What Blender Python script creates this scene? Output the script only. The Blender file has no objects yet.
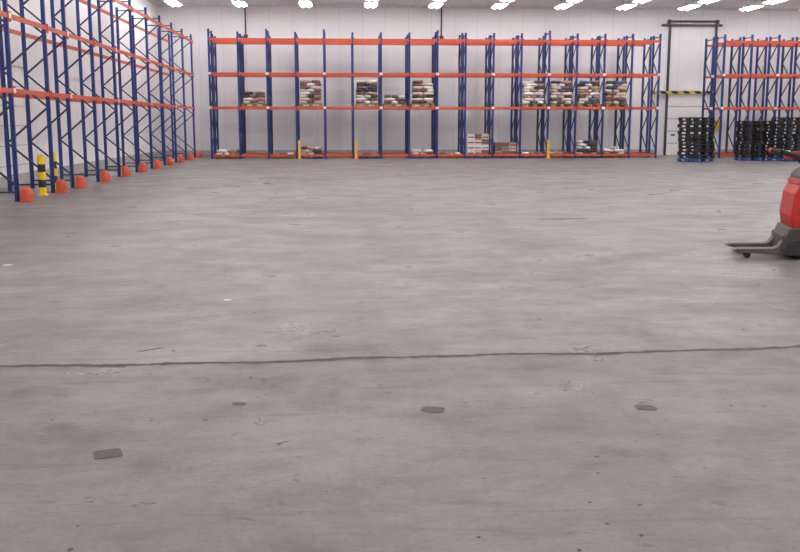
import bpy, math, random
from mathutils import Vector, Matrix
random.seed(7)
scene = bpy.context.scene
scene.view_settings.view_transform = 'Standard'
COL = scene.collection

# ------------------------------------------------------------ materials
def srgb(r, g, b):
    def c(x):
        x /= 255.0
        return x/12.92 if x <= 0.04045 else ((x+0.055)/1.055)**2.4
    return (c(r), c(g), c(b), 1.0)

def mat(name, col, rough=0.5, metal=0.0, var=0.12, scale=6.0, emit=0.0, bump=0.0):
    m = bpy.data.materials.new(name); m.use_nodes = True
    nt = m.node_tree; b = nt.nodes['Principled BSDF']
    b.inputs['Roughness'].default_value = rough
    b.inputs['Metallic'].default_value = metal
    tc = nt.nodes.new('ShaderNodeTexCoord')
    n = nt.nodes.new('ShaderNodeTexNoise'); n.inputs['Scale'].default_value = scale
    n.inputs['Detail'].default_value = 5
    nt.links.new(tc.outputs['Object'], n.inputs['Vector'])
    r = nt.nodes.new('ShaderNodeValToRGB')
    r.color_ramp.elements[0].position = 0.3; r.color_ramp.elements[1].position = 0.7
    r.color_ramp.elements[0].color = tuple(c*(1-var) for c in col[:3])+(1,)
    r.color_ramp.elements[1].color = tuple(min(1, c*(1+var)) for c in col[:3])+(1,)
    nt.links.new(n.outputs['Fac'], r.inputs['Fac'])
    nt.links.new(r.outputs['Color'], b.inputs['Base Color'])
    if emit:
        b.inputs['Emission Color'].default_value = (1, 0.985, 0.98, 1)
        b.inputs['Emission Strength'].default_value = emit
    if bump:
        bm = nt.nodes.new('ShaderNodeBump'); bm.inputs['Strength'].default_value = bump
        nt.links.new(n.outputs['Fac'], bm.inputs['Height'])
        nt.links.new(bm.outputs['Normal'], b.inputs['Normal'])
    return m

M_blue   = mat('rack_blue_paint', srgb(38, 54, 120), 0.45)
M_brace  = mat('rack_brace_steel', srgb(52, 62, 92), 0.5, 0.2)
M_orange = mat('rack_orange_paint', srgb(192, 80, 54), 0.5)
M_foot   = mat('guard_orange', srgb(196, 78, 50), 0.5)
M_label  = mat('label_white', srgb(225, 222, 218), 0.6)
M_yellow = mat('safety_yellow', srgb(222, 176, 70), 0.5)
M_black  = mat('black_plastic', srgb(26, 26, 29), 0.5)
M_black2 = mat('black_plastic_worn', srgb(42, 42, 47), 0.55)
M_bluepl = mat('blue_pallet_plastic', srgb(40, 90, 160), 0.5)
M_wood   = mat('pallet_wood', srgb(150, 115, 82), 0.8, var=0.25, scale=14)
M_red    = mat('truck_red_paint', srgb(182, 30, 28), 0.5, var=.18)
M_dgrey  = mat('truck_dark_grey', srgb(66, 57, 56), 0.55, var=.2)
M_steel  = mat('worn_steel', srgb(92, 82, 80), 0.55, 0.3, var=.25, scale=20)
M_rubber = mat('rubber', srgb(22, 22, 23), 0.8)
M_lamp   = mat('lamp_diffuser', (0.9, 0.9, 0.9, 1), 0.5, emit=18.0)
M_house  = mat('lamp_housing', srgb(205, 203, 202), 0.5)
M_frame  = mat('door_rail_dark', srgb(66, 64, 68), 0.5, 0.3)
M_door   = mat('door_panel_white', srgb(234, 230, 228), 0.5, var=0.04)
M_kerb   = mat('kerb_concrete', srgb(170, 164, 161), 0.8)
M_patch  = mat('floor_tape_grey', srgb(76, 71, 71), 0.7, var=0.3, scale=30)
M_stain  = mat('dark_stain', srgb(60, 54, 53), 0.7, var=0.25, scale=30)
M_joint  = mat('joint_filler_dirty', srgb(70, 64, 62), 0.85, var=0.35, scale=12, bump=.4)
M_chip   = mat('joint_chipped_edge', srgb(98, 91, 88), 0.8, var=0.2, scale=20)
M_paper  = mat('paper_white', srgb(228, 226, 222), 0.8)
SACKS = [mat('sack_white', srgb(216, 209, 206), 0.6, bump=.2), mat('sack_tan', srgb(168, 136, 120), 0.7, bump=.2),
         mat('sack_brown', srgb(112, 82, 78), 0.7, bump=.2), mat('sack_dark', srgb(60, 54, 66), 0.6, bump=.2),
         mat('sack_cream', srgb(202, 180, 168), 0.7, bump=.2)]
M_wrapblue = mat('wrap_bluegrey', srgb(84, 92, 128), 0.4)

def wall_mat(name, axis, col, pitch=1.15, dirt=0.92):
    m = bpy.data.materials.new(name); m.use_nodes = True
    nt = m.node_tree; N = nt.nodes; L = nt.links
    b = N['Principled BSDF']; b.inputs['Roughness'].default_value = 0.45
    tc = N.new('ShaderNodeTexCoord'); sp = N.new('ShaderNodeSeparateXYZ')
    L.new(tc.outputs['Object'], sp.inputs[0])
    d = N.new('ShaderNodeMath'); d.operation = 'DIVIDE'; d.inputs[1].default_value = pitch
    L.new(sp.outputs[axis], d.inputs[0])
    f = N.new('ShaderNodeMath'); f.operation = 'FRACT'; L.new(d.outputs[0], f.inputs[0])
    lt = N.new('ShaderNodeMath'); lt.operation = 'LESS_THAN'; lt.inputs[1].default_value = 0.02
    L.new(f.outputs[0], lt.inputs[0])
    n = N.new('ShaderNodeTexNoise'); n.inputs['Scale'].default_value = 0.5; n.inputs['Detail'].default_value = 6
    L.new(tc.outputs['Object'], n.inputs['Vector'])
    r = N.new('ShaderNodeValToRGB')
    r.color_ramp.elements[0].position = 0.3; r.color_ramp.elements[1].position = 0.7
    r.color_ramp.elements[0].color = tuple(c*dirt for c in col[:3])+(1,)
    r.color_ramp.elements[1].color = col
    L.new(n.outputs['Fac'], r.inputs['Fac'])
    mx = N.new('ShaderNodeMixRGB'); mx.blend_type = 'MULTIPLY'
    mx.inputs[2].default_value = (0.8, 0.8, 0.8, 1)
    L.new(lt.outputs[0], mx.inputs[0]); L.new(r.outputs['Color'], mx.inputs[1])
    L.new(mx.outputs[0], b.inputs['Base Color'])
    return m
M_wall_y = wall_mat('wall_panel_back', 0, srgb(229, 226, 229))
M_wall_x = wall_mat('wall_panel_side', 1, srgb(233, 231, 233))
M_ceil = wall_mat('ceiling_panel', 0, srgb(234, 232, 234), 1.2)

# ---- concrete floor
def floor_mat():
    m = bpy.data.materials.new('concrete_floor'); m.use_nodes = True
    nt = m.node_tree; N = nt.nodes; L = nt.links
    b = N['Principled BSDF']
    tc = N.new('ShaderNodeTexCoord')
    def noise(scale, detail, sx=1, sy=1, rough=0.6, dist=0.0, rot=0.0, off=0.0):
        mp = N.new('ShaderNodeMapping'); mp.inputs['Scale'].default_value = (sx, sy, 1)
        mp.inputs['Rotation'].default_value = (0, 0, rot); mp.inputs['Location'].default_value = (off, off*.7, 0)
        L.new(tc.outputs['Object'], mp.inputs['Vector'])
        n = N.new('ShaderNodeTexNoise'); n.inputs['Scale'].default_value = scale
        n.inputs['Detail'].default_value = detail; n.inputs['Roughness'].default_value = rough
        n.inputs['Distortion'].default_value = dist
        L.new(mp.outputs[0], n.inputs['Vector']); return n.outputs['Fac']
    def ramp(src, stops):
        r = N.new('ShaderNodeValToRGB'); e = r.color_ramp.elements
        e[0].position, e[0].color = stops[0]; e[1].position, e[1].color = stops[-1]
        for p, c in stops[1:-1]:
            x = e.new(p); x.color = c
        L.new(src, r.inputs['Fac']); return r.outputs['Color']
    def g(v): return (v, v, v, 1)
    def mul(a, bb, fac=1.0):
        mx = N.new('ShaderNodeMixRGB'); mx.blend_type = 'MULTIPLY'; mx.inputs[0].default_value = fac
        L.new(a, mx.inputs[1]); L.new(bb, mx.inputs[2]); return mx.outputs[0]
    def math_(op, a, bb=None):
        x = N.new('ShaderNodeMath'); x.operation = op
        for i, s in enumerate((a, bb)):
            if s is None: continue
            if isinstance(s, (int, float)): x.inputs[i].default_value = s
            else: L.new(s, x.inputs[i])
        return x.outputs[0]
    base = ramp(noise(0.3, 7, 0.8, 1.0, 0.65, 0.5), [(0.38, srgb(103, 97, 95)), (0.5, srgb(111, 105, 103)), (0.62, srgb(119, 114, 112))])
    mid = ramp(noise(1.3, 10, 0.8, 1.1, 0.72, 0.6), [(0.38, (.83, .82, .815, 1)), (0.52, g(1.0))])
    mid2 = ramp(noise(4.5, 8, 1, 1, 0.7, 0.4, 0, 7), [(0.38, g(.86)), (0.55, g(1.0))])
    streak = ramp(noise(2.2, 8, 0.5, 1.6, 0.72, 0.8, 0.25), [(0.38, g(0.86)), (0.54, g(1.0))])
    streak2 = ramp(noise(2.0, 8, 2.0, 0.3, 0.72, 0.8, 0.35, 3), [(0.38, g(0.87)), (0.54, g(1.0))])
    fine = ramp(noise(34, 8, 1, 1, 0.8), [(0.38, g(0.70)), (0.56, g(1.0))])
    spots = ramp(noise(6, 5, 1, 1.2, 0.65, 0.5), [(0.31, g(0.45)), (0.37, g(1.0))])
    blot = ramp(noise(0.8, 7, 1, 1, 0.72, 1.6), [(0.36, g(0.66)), (0.46, g(1.0))])
    scuff = ramp(noise(1.1, 9, 0.22, 2.6, 0.75, 1.6, -0.3, 5), [(0.38, g(0.6)), (0.43, g(1.0))])
    worn = ramp(noise(0.55, 8, .9, 1.2, 0.72, 1.0, 0, 13), [(0.52, g(0.91)), (0.64, g(1.0))])
    c = base
    for l, f in ((mid, 1), (mid2, .9), (streak, .9), (streak2, .8), (fine, .9), (spots, .9), (blot, .75), (scuff, .7), (worn, 1)): c = mul(c, l, f)
    gain = N.new('ShaderNodeMixRGB'); gain.blend_type = 'MULTIPLY'; gain.inputs[0].default_value = 1
    gain.inputs[2].default_value = (1.5, 1.485, 1.48, 1); L.new(c, gain.inputs[1]); c = gain.outputs[0]
    sp = N.new('ShaderNodeSeparateXYZ'); L.new(tc.outputs['Object'], sp.inputs[0])
    X, Y = sp.outputs[0], sp.outputs[1]
    dd = math_('SUBTRACT', Y, math_('ADD', math_('MULTIPLY', X, 0.041), 6.72))
    mr = N.new('ShaderNodeMapRange'); mr.inputs['From Min'].default_value = -0.05; mr.inputs['From Max'].default_value = 0.05
    L.new(dd, mr.inputs['Value'])
    side = N.new('ShaderNodeMixRGB'); L.new(mr.outputs[0], side.inputs[0])
    side.inputs[1].default_value = (0.86, 0.825, 0.805, 1); side.inputs[2].default_value = (1, 1, 1, 1)
    c = mul(c, side.outputs[0])
    def ell(cx, cy, rx, ry, dark, off=0, ns=2.5, na=.9):
        ex = math_('DIVIDE', math_('SUBTRACT', X, cx), rx); ey = math_('DIVIDE', math_('SUBTRACT', Y, cy), ry)
        er = math_('ADD', math_('MULTIPLY', ex, ex), math_('MULTIPLY', ey, ey))
        er = math_('ADD', er, math_('MULTIPLY', noise(ns, 8, 1, 1, .75, 0, 0, off), na))
        return ramp(er, [(0.45, g(dark)), (1.0, g(1.0))])
    for a in ((1.6, 6.42, 1.7, .4, .76), (-1.59, 5.25, .16, .16, .5, 3, 9), (-1.0, 4.6, .14, .22, .66, 5, 9),
              (-1.45, 5.05, .35, .2, .78, 8, 6), (-2.6, 7.6, 1.2, .5, .85, 11), (2.6, 9.5, 1.6, .8, .87, 13), (1.2, 4.5, 1.0, .5, .87, 15),
              (-6.5, 17, 3.5, 3.2, .8, 17, 1.2)):
        c = mul(c, ell(*a))
    # dirt creeping out from the joint
    jr = ramp(math_('ADD', math_('ABSOLUTE', dd), math_('MULTIPLY', noise(5, 7, 1, 1, .78), 0.2)), [(0.1, g(0.72)), (0.2, g(0.92)), (0.34, g(1.0))])
    c = mul(c, jr)
    L.new(c, b.inputs['Base Color'])
    rr = ramp(noise(1.1, 8, 0.8, 1.0, .7), [(0.36, g(0.27)), (0.64, g(0.5))])
    L.new(rr, b.inputs['Roughness'])
    b.inputs['Specular IOR Level'].default_value = 0.42
    bp = N.new('ShaderNodeBump'); bp.inputs['Strength'].default_value = 0.3; bp.inputs['Distance'].default_value = 0.01
    L.new(fine, bp.inputs['Height']); L.new(bp.outputs[0], b.inputs['Normal'])
    return m
M_floor = floor_mat()

def stripe_mat(name, axis, pitch, ca, cb, slant=None):
    m = bpy.data.materials.new(name); m.use_nodes = True
    nt = m.node_tree; N = nt.nodes; L = nt.links; b = N['Principled BSDF']; b.inputs['Roughness'].default_value = .5
    tc = N.new('ShaderNodeTexCoord'); sp = N.new('ShaderNodeSeparateXYZ'); L.new(tc.outputs['Object'], sp.inputs[0])
    s = sp.outputs[axis]
    if slant is not None:
        a = N.new('ShaderNodeMath'); a.operation = 'ADD'; L.new(s, a.inputs[0]); L.new(sp.outputs[slant], a.inputs[1]); s = a.outputs[0]
    d = N.new('ShaderNodeMath'); d.operation = 'DIVIDE'; d.inputs[1].default_value = pitch; L.new(s, d.inputs[0])
    f = N.new('ShaderNodeMath'); f.operation = 'FRACT'; L.new(d.outputs[0], f.inputs[0])
    g = N.new('ShaderNodeMath'); g.operation = 'GREATER_THAN'; g.inputs[1].default_value = .5; L.new(f.outputs[0], g.inputs[0])
    mx = N.new('ShaderNodeMixRGB'); L.new(g.outputs[0], mx.inputs[0]); mx.inputs[1].default_value = ca; mx.inputs[2].default_value = cb
    L.new(mx.outputs[0], b.inputs['Base Color']); return m
M_hazard = stripe_mat('hazard_stripe', 0, 0.6, srgb(225, 185, 40), srgb(30, 30, 32), 2)
M_bollard = stripe_mat('bollard_stripe', 2, 0.36, srgb(232, 196, 40), srgb(30, 30, 32))

# ------------------------------------------------------------ mesh builder
class B:
    def __init__(s): s.v = []; s.f = []; s.m = []; s.mats = []; s.smooth = []
    def mi(s, m):
        if m not in s.mats: s.mats.append(m)
        return s.mats.index(m)
    def add(s, vs, fs, m, M=None, smooth=False):
        o = len(s.v); k = s.mi(m)
        s.v += [tuple(M @ Vector(p)) if M else tuple(p) for p in vs]
        for f in fs: s.f.append(tuple(i+o for i in f)); s.m.append(k); s.smooth.append(smooth)
    def box(s, a, b, m, M=None):
        x0, y0, z0 = a; x1, y1, z1 = b
        vs = [(x0,y0,z0),(x1,y0,z0),(x1,y1,z0),(x0,y1,z0),(x0,y0,z1),(x1,y0,z1),(x1,y1,z1),(x0,y1,z1)]
        fs = [(0,3,2,1),(4,5,6,7),(0,1,5,4),(1,2,6,5),(2,3,7,6),(3,0,4,7)]
        s.add(vs, fs, m, M)
    def bar(s, p, q, w, t, m, M=None):
        p = Vector(p); q = Vector(q); d = (q-p); l = d.length
        R = d.to_track_quat('Z', 'Y').to_matrix().to_4x4()
        T = Matrix.Translation(p) @ R
        if M: T = M @ T
        s.box((-w/2, -t/2, 0), (w/2, t/2, l), m, T)
    def cyl(s, p, q, r, m, n=14, M=None, r2=None):
        p = Vector(p); q = Vector(q); d = q-p; l = d.length; r2 = r if r2 is None else r2
        T = Matrix.Translation(p) @ d.to_track_quat('Z', 'Y').to_matrix().to_4x4()
        if M: T = M @ T
        vs = [(r*math.cos(2*math.pi*i/n), r*math.sin(2*math.pi*i/n), 0) for i in range(n)]
        vs += [(r2*math.cos(2*math.pi*i/n), r2*math.sin(2*math.pi*i/n), l) for i in range(n)]
        s.add(vs, [(i, (i+1) % n, n+(i+1) % n, n+i) for i in range(n)], m, T, True)
        s.add(vs, [tuple(reversed(range(n))), tuple(range(n, 2*n))], m, T)
    def prism(s, prof, y0, y1, m, M=None):
        n = len(prof)
        vs = [(x, y0, z) for x, z in prof]+[(x, y1, z) for x, z in prof]
        fs = [(i, i+n, (i+1) % n+n, (i+1) % n) for i in range(n)]
        fs += [tuple(range(n)), tuple(reversed(range(n, 2*n)))]
        s.add(vs, fs, m, M)
    def blob(s, c, h, m, M=None, nu=10, nv=6, e=0.45):
        def sp(x): return math.copysign(abs(x)**e, x)
        vs = []; fs = []
        for j in range(nv+1):
            ph = -math.pi/2+math.pi*j/nv
            for i in range(nu):
                th = 2*math.pi*i/nu+math.pi/nu
                vs.append((c[0]+h[0]*sp(math.cos(ph))*sp(math.cos(th)), c[1]+h[1]*sp(math.cos(ph))*sp(math.sin(th)), c[2]+h[2]*sp(math.sin(ph))))
        for j in range(nv):
            for i in range(nu):
                fs.append((j*nu+i, j*nu+(i+1) % nu, (j+1)*nu+(i+1) % nu, (j+1)*nu+i))
        s.add(vs, fs, m, M, True)
    def obj(s, name, parent=None, bevel=0, loc=None, rot=0):
        me = bpy.data.meshes.new(name); me.from_pydata(s.v, [], s.f)
        for m in s.mats: me.materials.append(m)
        me.polygons.foreach_set('material_index', s.m)
        me.polygons.foreach_set('use_smooth', s.smooth)
        me.update()
        o = bpy.data.objects.new(name, me); COL.objects.link(o)
        if loc: o.location = loc
        o.rotation_euler[2] = rot
        if parent: o.parent = parent
        if bevel:
            md = o.modifiers.new('bevel', 'BEVEL'); md.width = bevel; md.segments = 3; md.limit_method = 'ANGLE'; md.angle_limit = math.radians(35)
            md.harden_normals = False
        return o

# ------------------------------------------------------------ room shell
XL, XR, YB, YF, H = -8.9, 28.0, -8.0, 48.6, 7.4
def shell(name, a, b, m):
    q = B(); q.box(a, b, m); return q.obj(name)
shell('floor', (XL-.3, YB-.3, -.2), (XR+.3, YF+.3, 0), M_floor)
shell('ceiling', (XL-.3, YB-.3, H), (XR+.3, YF+.3, H+.2), M_ceil)
shell('wall_back', (XL-.3, YF, 0), (XR+.3, YF+.3, H), M_wall_y)
shell('wall_front', (XL-.3, YB-.3, 0), (XR+.3, YB, H), M_wall_y)
shell('wall_left', (XL-.3, YB, 0), (XL, YF, H), M_wall_x)
shell('wall_right', (XR, YB, 0), (XR+.3, YF, H), M_wall_x)
shell('baseboard_back_1', (XL, YF-.12, 0), (16.3, YF, .3), M_kerb)
shell('baseboard_back_2', (19.3, YF-.12, 0), (XR, YF, .3), M_kerb)
shell('baseboard_left', (XL, YB, 0), (XL+.12, YF-.12, .3), M_kerb)
shell('trim_1', (XL+.0, YF-.06, H-.12), (XR, YF, H), M_house)
shell('trim_2', (XL, YB, H-.12), (XL+.06, YF-.06, H), M_house)

# floor expansion joint with crumbled edges
rj = random.Random(3)
q = B()
def ribbon(m, z, wmin, wmax, x0, x1, step, yoff=0):
    n = int((x1-x0)/step); V = []; F = []
    for i in range(n+1):
        x = x0+i*step
        y = 6.72+.041*x+.022*math.sin(x*2.1)+.015*math.sin(x*5.3+1)+yoff
        a = rj.uniform(wmin, wmax); bb = rj.uniform(wmin, wmax)
        V += [(x, y-a, z), (x, y+bb, z)]
    for i in range(n): F.append((2*i, 2*i+2, 2*i+3, 2*i+1))
    q.add(V, F, m)
ribbon(M_chip, .0012, .012, .06, XL+.2, XR-.2, .06)
ribbon(M_joint, .0024, .008, .028, XL+.2, XR-.2, .035)
q.obj('floor_joint')

# ------------------------------------------------------------ pallet racks
LV = [2.35, 3.9, 5.44]
def frame(q, P, dep, M, HT, inner=True):
    for d, s in ((0, 1), (dep, -1)):
        q.box((P-.045, min(d, d+s*.012), .01), (P+.045, max(d, d+s*.012), HT), M_blue, M)
        for sx in (-1, 1):
            a = sorted((P+sx*.045, P+sx*.035)); c = sorted((d, d+s*.08))
            q.box((a[0], c[0], .01), (a[1], c[1], HT), M_blue, M)
        q.box((P-.08, d-.07 if s == 1 else d-.1, 0), (P+.08, d+.1 if s == 1 else d+.07, .012), M_blue, M)
    z = .35; k = 0
    q.bar((P, .05, .2), (P, dep-.05, .2), .04, .04, M_brace, M)
    while z < HT-.85:
        a, b = (.05, dep-.05) if k % 2 == 0 else (dep-.05, .05)
        q.bar((P, a, z), (P, b, z+.85), .042, .042, M_brace, M)
        z += .85; k += 1
    q.bar((P, .05, HT-.12), (P, dep-.05, HT-.12), .04, .04, M_brace, M)

def rack(name, pts, dep, M, low=True, tall=()):
    q = B()
    for i, P in enumerate(pts):
        frame(q, P, dep, M, 5.78+(.12 if i in tall else 0))
    for a, b in zip(pts[:-1], pts[1:]):
        for z in LV:
            for d in (-.03, dep-.02):
                q.box((a+.045, d, z-.05), (b-.045, d+.05, z+.05), M_orange, M)
            for e, s in ((a, 1), (b, -1)):
                x = sorted((e+s*.03, e+s*.085))
                q.box((x[0], -.045, z-.12), (x[1], -.012, z+.09), M_orange, M)
        if low:
            q.box((a+.045, -.03, .1), (b-.045, .02, .2), M_orange, M)
            q.box((a+.045, dep-.02, .1), (b-.045, dep+.03, .2), M_orange, M)
    for i, P in enumerate(pts):
        for z in LV[:2]:
            if i % 2 == 0:
                q.box((P-.07, -.055, z-.05), (P+.07, -.047, z+.06), M_label, M)
    return q.obj(name)

BW = 1.315
X0 = -5.96
pts = [X0+BW*i for i in range(17)]
YR = 45.0
rack('pallet_rack', pts, 1.05, Matrix.Translation((0, YR, 0)), tall=(0, 2, 4, 8, 12))
rack('pallet_rack', pts, 1.05, Matrix.Translation((0, YR+1.38, 0)), tall=(4, 9))
pts2 = [18.2+BW*i for i in range(7)]
rack('pallet_rack', pts2, 1.05, Matrix.Translation((0, YR, 0)))
rack('pallet_rack', pts2, 1.05, Matrix.Translation((0, YR+1.38, 0)))
XF = -6.93
ML = Matrix.Translation((XF, 0, 0)) @ Matrix.Rotation(math.radians(90), 4, 'Z')
ptsL = [15.8, 18.4, 21.0, 23.6, 25.3, 27.95, 30.6, 33.25, 35.9, 38.55, 41.2, 43.85, 46.5]
rack('pallet_rack', ptsL, 1.1, ML, low=False)

def guard():
    q = B()
    n = 10; r = .17
    prof = [(.0, -r)]+[(.08+r*math.sin(math.pi*i/n)*.9, -r*math.cos(math.pi*i/n)) for i in range(n+1)]+[(.0, r)]
    levels = [(0, 1.0), (.16, 1.0), (.26, .85), (.32, .6)]
    vs = []; fs = []; m = len(prof)
    for z, s in levels: vs += [(x*s, y*s, z) for x, y in prof]
    for k in range(len(levels)-1):
        for i in range(m):
            fs.append((k*m+i, k*m+(i+1) % m, (k+1)*m+(i+1) % m, (k+1)*m+i))
    fs.append(tuple(reversed(range(m)))); fs.append(tuple(range(3*m, 4*m)))
    q.add(vs, fs, M_foot)
    for s in (-1, 1):
        q.box((-.02, s*.2-.02, 0), (.1, s*.2+.02, .03), M_foot); q.cyl((.07, s*.2, .03), (.07, s*.2, .045), .014, M_steel, 8)
    return q
gm = guard()
g0 = None
for y in ptsL:
    if g0 is None:
        g0 = gm.obj('rack_upright_protector', loc=(XF+.075, y, 0), bevel=.01)
    else:
        o = g0.copy(); COL.objects.link(o); o.name = 'rack_upright_protector'; o.location = (XF+.075, y, 0)

for x in (pts[3]+.12, pts[5]+.12, pts[12]):
    q = B()
    q.box((-.06, -.05, 0), (.06, -.0, .85), M_yellow); q.box((-.06, -.0, 0), (-.04, .09, .85), M_yellow); q.box((.04, 0, 0), (.06, .09, .85), M_yellow)
    q.box((-.12, -.1, 0), (.12, .1, .015), M_yellow)
    q.obj('rack_guard_post', loc=(x, YR-.22, 0), bevel=.006)

# ------------------------------------------------------------ pallets & loads
def pallet(q, M, m, L=1.2, W=1.0):
    for i in range(7):
        y = -W/2+i*(W-.1)/6
        q.box((-L/2, y, .122), (L/2, y+.1, .145), m, M)
    for x in (-L/2, -.07, L/2-.14):
        q.box((x, -W/2, .1), (x+.14, W/2, .122), m, M)
        for y in (-W/2, -.06, W/2-.12):
            q.box((x, y, .022), (x+.14, y+.12, .1), m, M)
    for y in (-W/2, -.06, W/2-.12):
        q.box((-L/2, y, 0), (L/2, y+.12, .022), m, M)

def sack_load(name, x, y, z, layers, palette, pm=M_wood, w=1.02, d=1.0, lh=.135):
    q = B(); I = Matrix.Identity(4)
    pallet(q, I, pm, w+.04, 1.1)
    zz = .145
    for l in range(layers):
        nx, ny = (3, 2) if l % 2 == 0 else (2, 3)
        rowcol = random.choice(palette)
        for i in range(nx):
            for j in range(ny):
                if l == layers-1 and layers > 1 and random.random() < .3: continue
                cx = -w/2+(i+.5)*w/nx; cy = -d/2+(j+.5)*d/ny
                M = Matrix.Translation((cx+random.uniform(-.02, .02), cy, zz+lh/2)) @ Matrix.Rotation(random.uniform(-.07, .07), 4, 'Z') @ Matrix.Rotation(random.uniform(-.05, .05), 4, 'Y')
                q.blob((0, 0, 0), (w/nx/2*.96, d/ny/2*.98, lh/2*1.06), rowcol if random.random() < .25 else random.choice(palette), M, e=.6)
        zz += lh
    return q.obj(name, loc=(x, y, z))

def carton_load(name, x, y, z, layers, w=1.02, d=1.0, lh=.25, cols=(4, 0)):
    q = B(); pallet(q, Matrix.Identity(4), M_bluepl, w+.04, 1.1)
    for l in range(layers):
        for i in range(3):
            for j in range(2):
                x0 = -w/2+i*w/3; y0 = -d/2+j*d/2
                j1 = random.uniform(0, .01)
                q.box((x0+.006, y0+.006+j1, .147+l*lh), (x0+w/3-.006, y0+d/2-.006+j1, .147+(l+1)*lh-.012), SACKS[random.choice(cols)])
                q.box((x0+.03, y0+.003+j1, .147+l*lh+.06), (x0+w/3-.03, y0+.006+j1, .147+l*lh+.12), SACKS[2])
    return q.obj(name, loc=(x, y, z))

def bx(i): return X0+BW*(i+.5)
S = SACKS
mixA = [S[0], S[0], S[1], S[2], S[4], S[3], S[2]]; mixB = [S[2], S[3], S[0], S[4], S[1]]; mixC = [S[0], S[0], S[2], S[1], S[3], S[4], M_wrapblue]
ZL = LV[0]+.052
for i, n, mx in ((1, 4, mixA), (3, 8, mixA), (5, 8, mixB), (6, 3, mixA), (7, 8, mixB), (11, 8, mixC), (12, 8, mixC), (13, 8, mixC), (14, 8, mixC)):
    sack_load('sack_pallet', bx(i), YR+.53, ZL, n, mx, d=.92)
for i, n, mx in ((0, 2, mixB), (2, 1, mixA), (3, 3, mixB), (5, 1, mixB), (7, 2, mixB), (8, 1, mixA), (13, 5, mixB), (14, 3, mixB), (11, 1, mixA), (12, 1, mixB)):
    sack_load('sack_pallet', bx(i), YR+.6, 0, n, mx, d=.92, pm=M_bluepl if i % 2 else M_wood)
carton_load('carton_pallet', bx(9), YR+.6, 0, 4, cols=(1, 4, 2, 0), d=.92)
carton_load('carton_pallet', bx(10), YR+.6, 0, 3, cols=(1, 4, 2), d=.92, lh=.2)

def stack(x, y, n, rot, basecol=M_bluepl):
    q = B()
    pallet(q, Matrix.Identity(4), basecol)
    z = .146
    for k in range(n):
        M = Matrix.Translation((random.uniform(-.05, .05), random.uniform(-.05, .05), z)) @ Matrix.Rotation(random.uniform(-.07, .07), 4, 'Z')
        pallet(q, M, M_black if k % 2 else M_black2); z += .146
    q.obj('pallet_stack', loc=(x, y, 0), rot=rot)
stack(15.4, 40.7, 12, .6)
stack(18.35, 41.6, 11, .15)
stack(19.75, 41.2, 12, .5)
stack(21.4, 41.5, 11, .1)

# ------------------------------------------------------------ door
q = B()
dx0, dx1 = 16.7, 19.1; dz = 3.1
for k in range(5):
    q.box((dx0+.06, YF-.10, .02+k*(dz/5)), (dx1-.06, YF-.03, (k+1)*dz/5-.02), M_door)
q.box((dx0+.06, YF-.08, .0), (dx1-.06, YF-.002, dz), M_kerb)
q.box((dx0+.3, YF-.13, 1.0), (dx0+.5, YF-.1, 1.08), M_frame)
q.obj('door_1')
q = B()
for x in (dx0-.02, dx1-.02):
    q.box((x, YF-.14, 0), (x+.09, YF-.002, 6.55), M_frame)
q.box((dx0-.4, YF-.18, 6.48), (dx1+.3, YF-.002, 6.58), M_frame)
q.cyl((dx0, YF-.14, 6.72), (dx1, YF-.14, 6.72), .05, M_steel)
q.box((dx0-.1, YF-.24, 6.58), (dx0, YF-.002, 6.8), M_frame); q.box((dx1, YF-.24, 6.58), (dx1+.1, YF-.002, 6.8), M_frame)
q.box((dx1+.25, YF-.2, 1.3), (dx1+.5, YF-.002, 1.75), M_yellow)
q.obj('door_frame_1')
q = B(); q.box((dx0-.7, YF-.26, dz+.02), (dx1+.1, YF-.17, dz+.16), M_hazard)
q.box((dx0-.5, YF-.17, dz+.04), (dx0-.4, YF-.002, dz+.12), M_frame); q.box((dx1-.2, YF-.17, dz+.04), (dx1-.1, YF-.002, dz+.12), M_frame)
q.obj('hazard_bar')
q = B()
q.box((XL+.002, 24.4, 0), (XL+.1, 27.6, 3.2), M_door)
for k in range(1, 6): q.box((XL+.1, 24.45, k*.53), (XL+.115, 27.55, k*.53+.02), M_kerb)
q.box((XL+.002, 24.2, 0), (XL+.18, 24.4, 3.3), M_door); q.box((XL+.002, 27.6, 0), (XL+.18, 27.8, 3.3), M_door)
q.box((XL+.002, 24.2, 3.2), (XL+.18, 27.8, 3.4), M_door)
q.obj('door_2')
for k, x in enumerate((-4.6, 5.1)):
    q = B(); q.cyl((x, YF-.05, 5.9), (x, YF-.05, H), .035, M_frame)
    q.box((x-.1, YF-.14, 5.7), (x+.1, YF-.002, 5.95), M_frame); q.obj('wall_conduit')
for x, y in ((-7.02, 22.95), (-7.22, 24.55)):
    q = B(); q.cyl((0, 0, 0), (0, 0, .9), .09, M_bollard, 20); q.cyl((0, 0, .9), (0, 0, .95), .09, M_yellow, 20, r2=.05)
    q.cyl((0, 0, 0), (0, 0, .015), .13, M_yellow, 20)
    q.obj('safety_bollard', loc=(x, y, 0))

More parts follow.
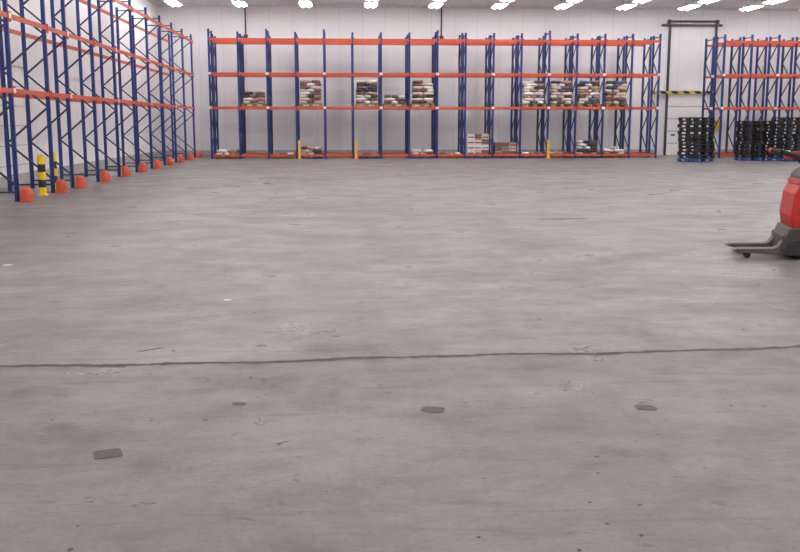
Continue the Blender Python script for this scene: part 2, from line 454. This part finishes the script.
# ------------------------------------------------------------ ceiling lamps
q = B()
q.prism([(-.3, -.04), (-.2, .06), (.2, .06), (.3, -.04)], -.75, .75, M_house)
q.box((-.27, -.73, -.06), (.27, .73, -.041), M_lamp)
q.cyl((-.13, -.7, -.09), (-.13, .7, -.09), .03, M_lamp, 8); q.cyl((.13, -.7, -.09), (.13, .7, -.09), .03, M_lamp, 8)
q.cyl((0, -.5, .06), (0, -.5, .28), .012, M_frame, 6); q.cyl((0, .5, .06), (0, .5, .28), .012, M_frame, 6)
l0 = None
rows = [45.6, 43.0]+[40.4-5.2*i for i in range(10)]
for yy in rows:
    for k in range(-1, 11):
        loc = (-4.55+3.02*k, yy, H-.28)
        if l0 is None: l0 = q.obj('ceiling_lamp', loc=loc)
        else:
            o = l0.copy(); COL.objects.link(o); o.name = 'ceiling_lamp'; o.location = loc

# ------------------------------------------------------------ floor marks
def rag(name, x, y, w, d, m, rot=0, n=10, jag=.12, z=.003):
    q = B(); vs = []
    for i in range(n):
        t = 2*math.pi*(i+.5)/n
        sx = math.copysign(abs(math.cos(t))**.45, math.cos(t)); sy = math.copysign(abs(math.sin(t))**.45, math.sin(t))
        k = 1+random.uniform(-jag, jag)
        vs.append((sx*w/2*k, sy*d/2*k))
    V = [(a, b, -z+.0005) for a, b in vs]+[(a, b, 0) for a, b in vs]
    F = [tuple(range(n, 2*n)), tuple(reversed(range(n)))]+[(i, (i+1) % n, (i+1) % n+n, i+n) for i in range(n)]
    q.add(V, F, m); return q.obj(name, loc=(x, y, z), rot=rot)
rag('floor_tape_patch', .54, 5.46, .14, .11, M_patch, -.25, 14, .1)
rag('floor_tape_patch', 1.82, 5.42, .12, .10, M_patch, -.1, 14, .1)
rag('floor_tape_patch', -1.22, 4.80, .14, .14, M_patch, .3, 14, .1)
rag('floor_tape_patch', -.63, 5.65, .08, .06, M_patch, .1, 12, .15)
rag('paper_scrap', -1.11, 9.12, .08, .05, M_paper, .3, 6, .3)
rag('paper_scrap', -4.0, 11.57, .1, .08, M_paper, .3, 6, .3)
rag('floor_stain', 4.0, 16.6, .8, .14, M_stain, .05, 16, .4)
rag('floor_stain', -1.45, 7.1, .2, .012, M_stain, .6, 8, .3)
q = B()
for _ in range(150):
    yy = 3.2+random.random()**1.5*24; xx = random.uniform(-.5, .55)*yy
    r = random.uniform(.004, .014) * (1+yy*.03)
    a0 = random.random()*6
    vs = [(xx+r*random.uniform(.5, 1.4)*math.cos(a0+t*1.256), yy+r*random.uniform(.5, 1.4)*math.sin(a0+t*1.256), 0.0005) for t in range(5)]
    vs.append((xx, yy, .004))
    q.add(vs, [(t, (t+1) % 5, 5) for t in range(5)], M_stain)
q.obj('floor_debris')

# ------------------------------------------------------------ pallet truck
root = bpy.data.objects.new('electric_pallet_truck', None); COL.objects.link(root)
root.location = (5.66, 11.78, 0); root.rotation_euler[2] = math.radians(-14)
def part(q, n, bevel=0): return q.obj(n, parent=root, bevel=bevel)
q = B(); q.prism([(-.04, .05), (-.09, .12), (-.06, .26), (.0, .40), (.95, .40), (1.02, .28), (1.02, .06)], -.4, .4, M_dgrey); part(q, 'base_skirt', .025)
q = B(); q.prism([(.03, .38), (.0, .55), (.03, .82), (.09, .94), (.5, .94), (.55, .7), (.62, .56), (.9, .5), (.95, .38)], -.37, .37, M_red); part(q, 'body_cover', .035)
q = B(); q.prism([(.09, .93), (.1, 1.04), (.17, 1.12), (.3, 1.15), (.45, 1.07), (.48, .93)], -.31, .31, M_dgrey); part(q, 'control_console', .025)
q = B()
q.prism([(.07, .935), (.09, 1.0), (.47, 1.0), (.49, .935)], -.33, .33, M_red); part(q, 'console_band', .01)
q = B()
q.box((.10, -.376, .66), (.2, -.368, .76), M_label)
q.box((.2, -.2, 1.13), (.28, .2, 1.15), M_label); part(q, 'decals')
q = B()
for y in (-.27, .27):
    q.prism([(0.0, .05), (0.0, .26), (-.06, .26), (-.12, .16), (-.18, .135), (-.6, .125), (-.68, .1), (-.6, .075), (-.16, .06)], y-.09, y+.09, M_steel)
q.box((-.08, -.35, .1), (0.0, .35, .3), M_dgrey)
part(q, 'forks', .01)
q = B()
for y in (-.27, .27):
    q.cyl((-.48, y-.05, .04), (-.48, y+.05, .04), .04, M_rubber)
for y in (-.33, .27):
    q.cyl((.12, y, .085), (.12, y+.06, .085), .085, M_rubber, 20)
    q.cyl((.8, y, .085), (.8, y+.06, .085), .085, M_rubber, 20)
q.cyl((.5, -.05, .11), (.5, .05, .11), .11, M_rubber, 20)
part(q, 'wheels')
q = B(); n = 10
q.prism([(.1-.17*math.cos(math.pi*i/n), .06+.2*math.sin(math.pi*i/n)) for i in range(n+1)], -.43, -.39, M_black2); part(q, 'wheel_fender', .01)
q = B()
q.cyl((.28, 0, 1.1), (.1, 0, 1.28), .04, M_black)
q.cyl((.14, -.2, 1.26), (.14, .2, 1.26), .034, M_black)
for s in (-1, 1):
    q.cyl((.14, s*.2, 1.26), (-.12, s*.22, 1.33), .03, M_black); q.cyl((-.12, s*.22, 1.33), (-.2, s*.08, 1.345), .028, M_black)
q.cyl((-.2, -.08, 1.345), (-.2, .08, 1.345), .034, M_red)
q.box((-.04, -.07, 1.24), (.16, .07, 1.33), M_red)
q.cyl((.02, .0, 1.32), (.02, 0, 1.36), .035, M_rubber)
q.cyl((-.04, -.17, 1.29), (-.04, -.17, 1.35), .025, M_label)
part(q, 'tiller', .004)

# ------------------------------------------------------------ world + camera
w = bpy.data.worlds.new('world'); scene.world = w; w.use_nodes = True
w.node_tree.nodes['Background'].inputs[0].default_value = (.8, .8, .82, 1); w.node_tree.nodes['Background'].inputs[1].default_value = .2
cd = bpy.data.cameras.new('camera'); cam = bpy.data.objects.new('camera', cd); COL.objects.link(cam)
cam.location = (0, 0, 1.7); cd.sensor_width = 36; cd.lens = 950/800*36; cd.clip_end = 200
cam.rotation_euler = (math.radians(90-9.21), 0, math.radians(-3.57))
scene.camera = cam
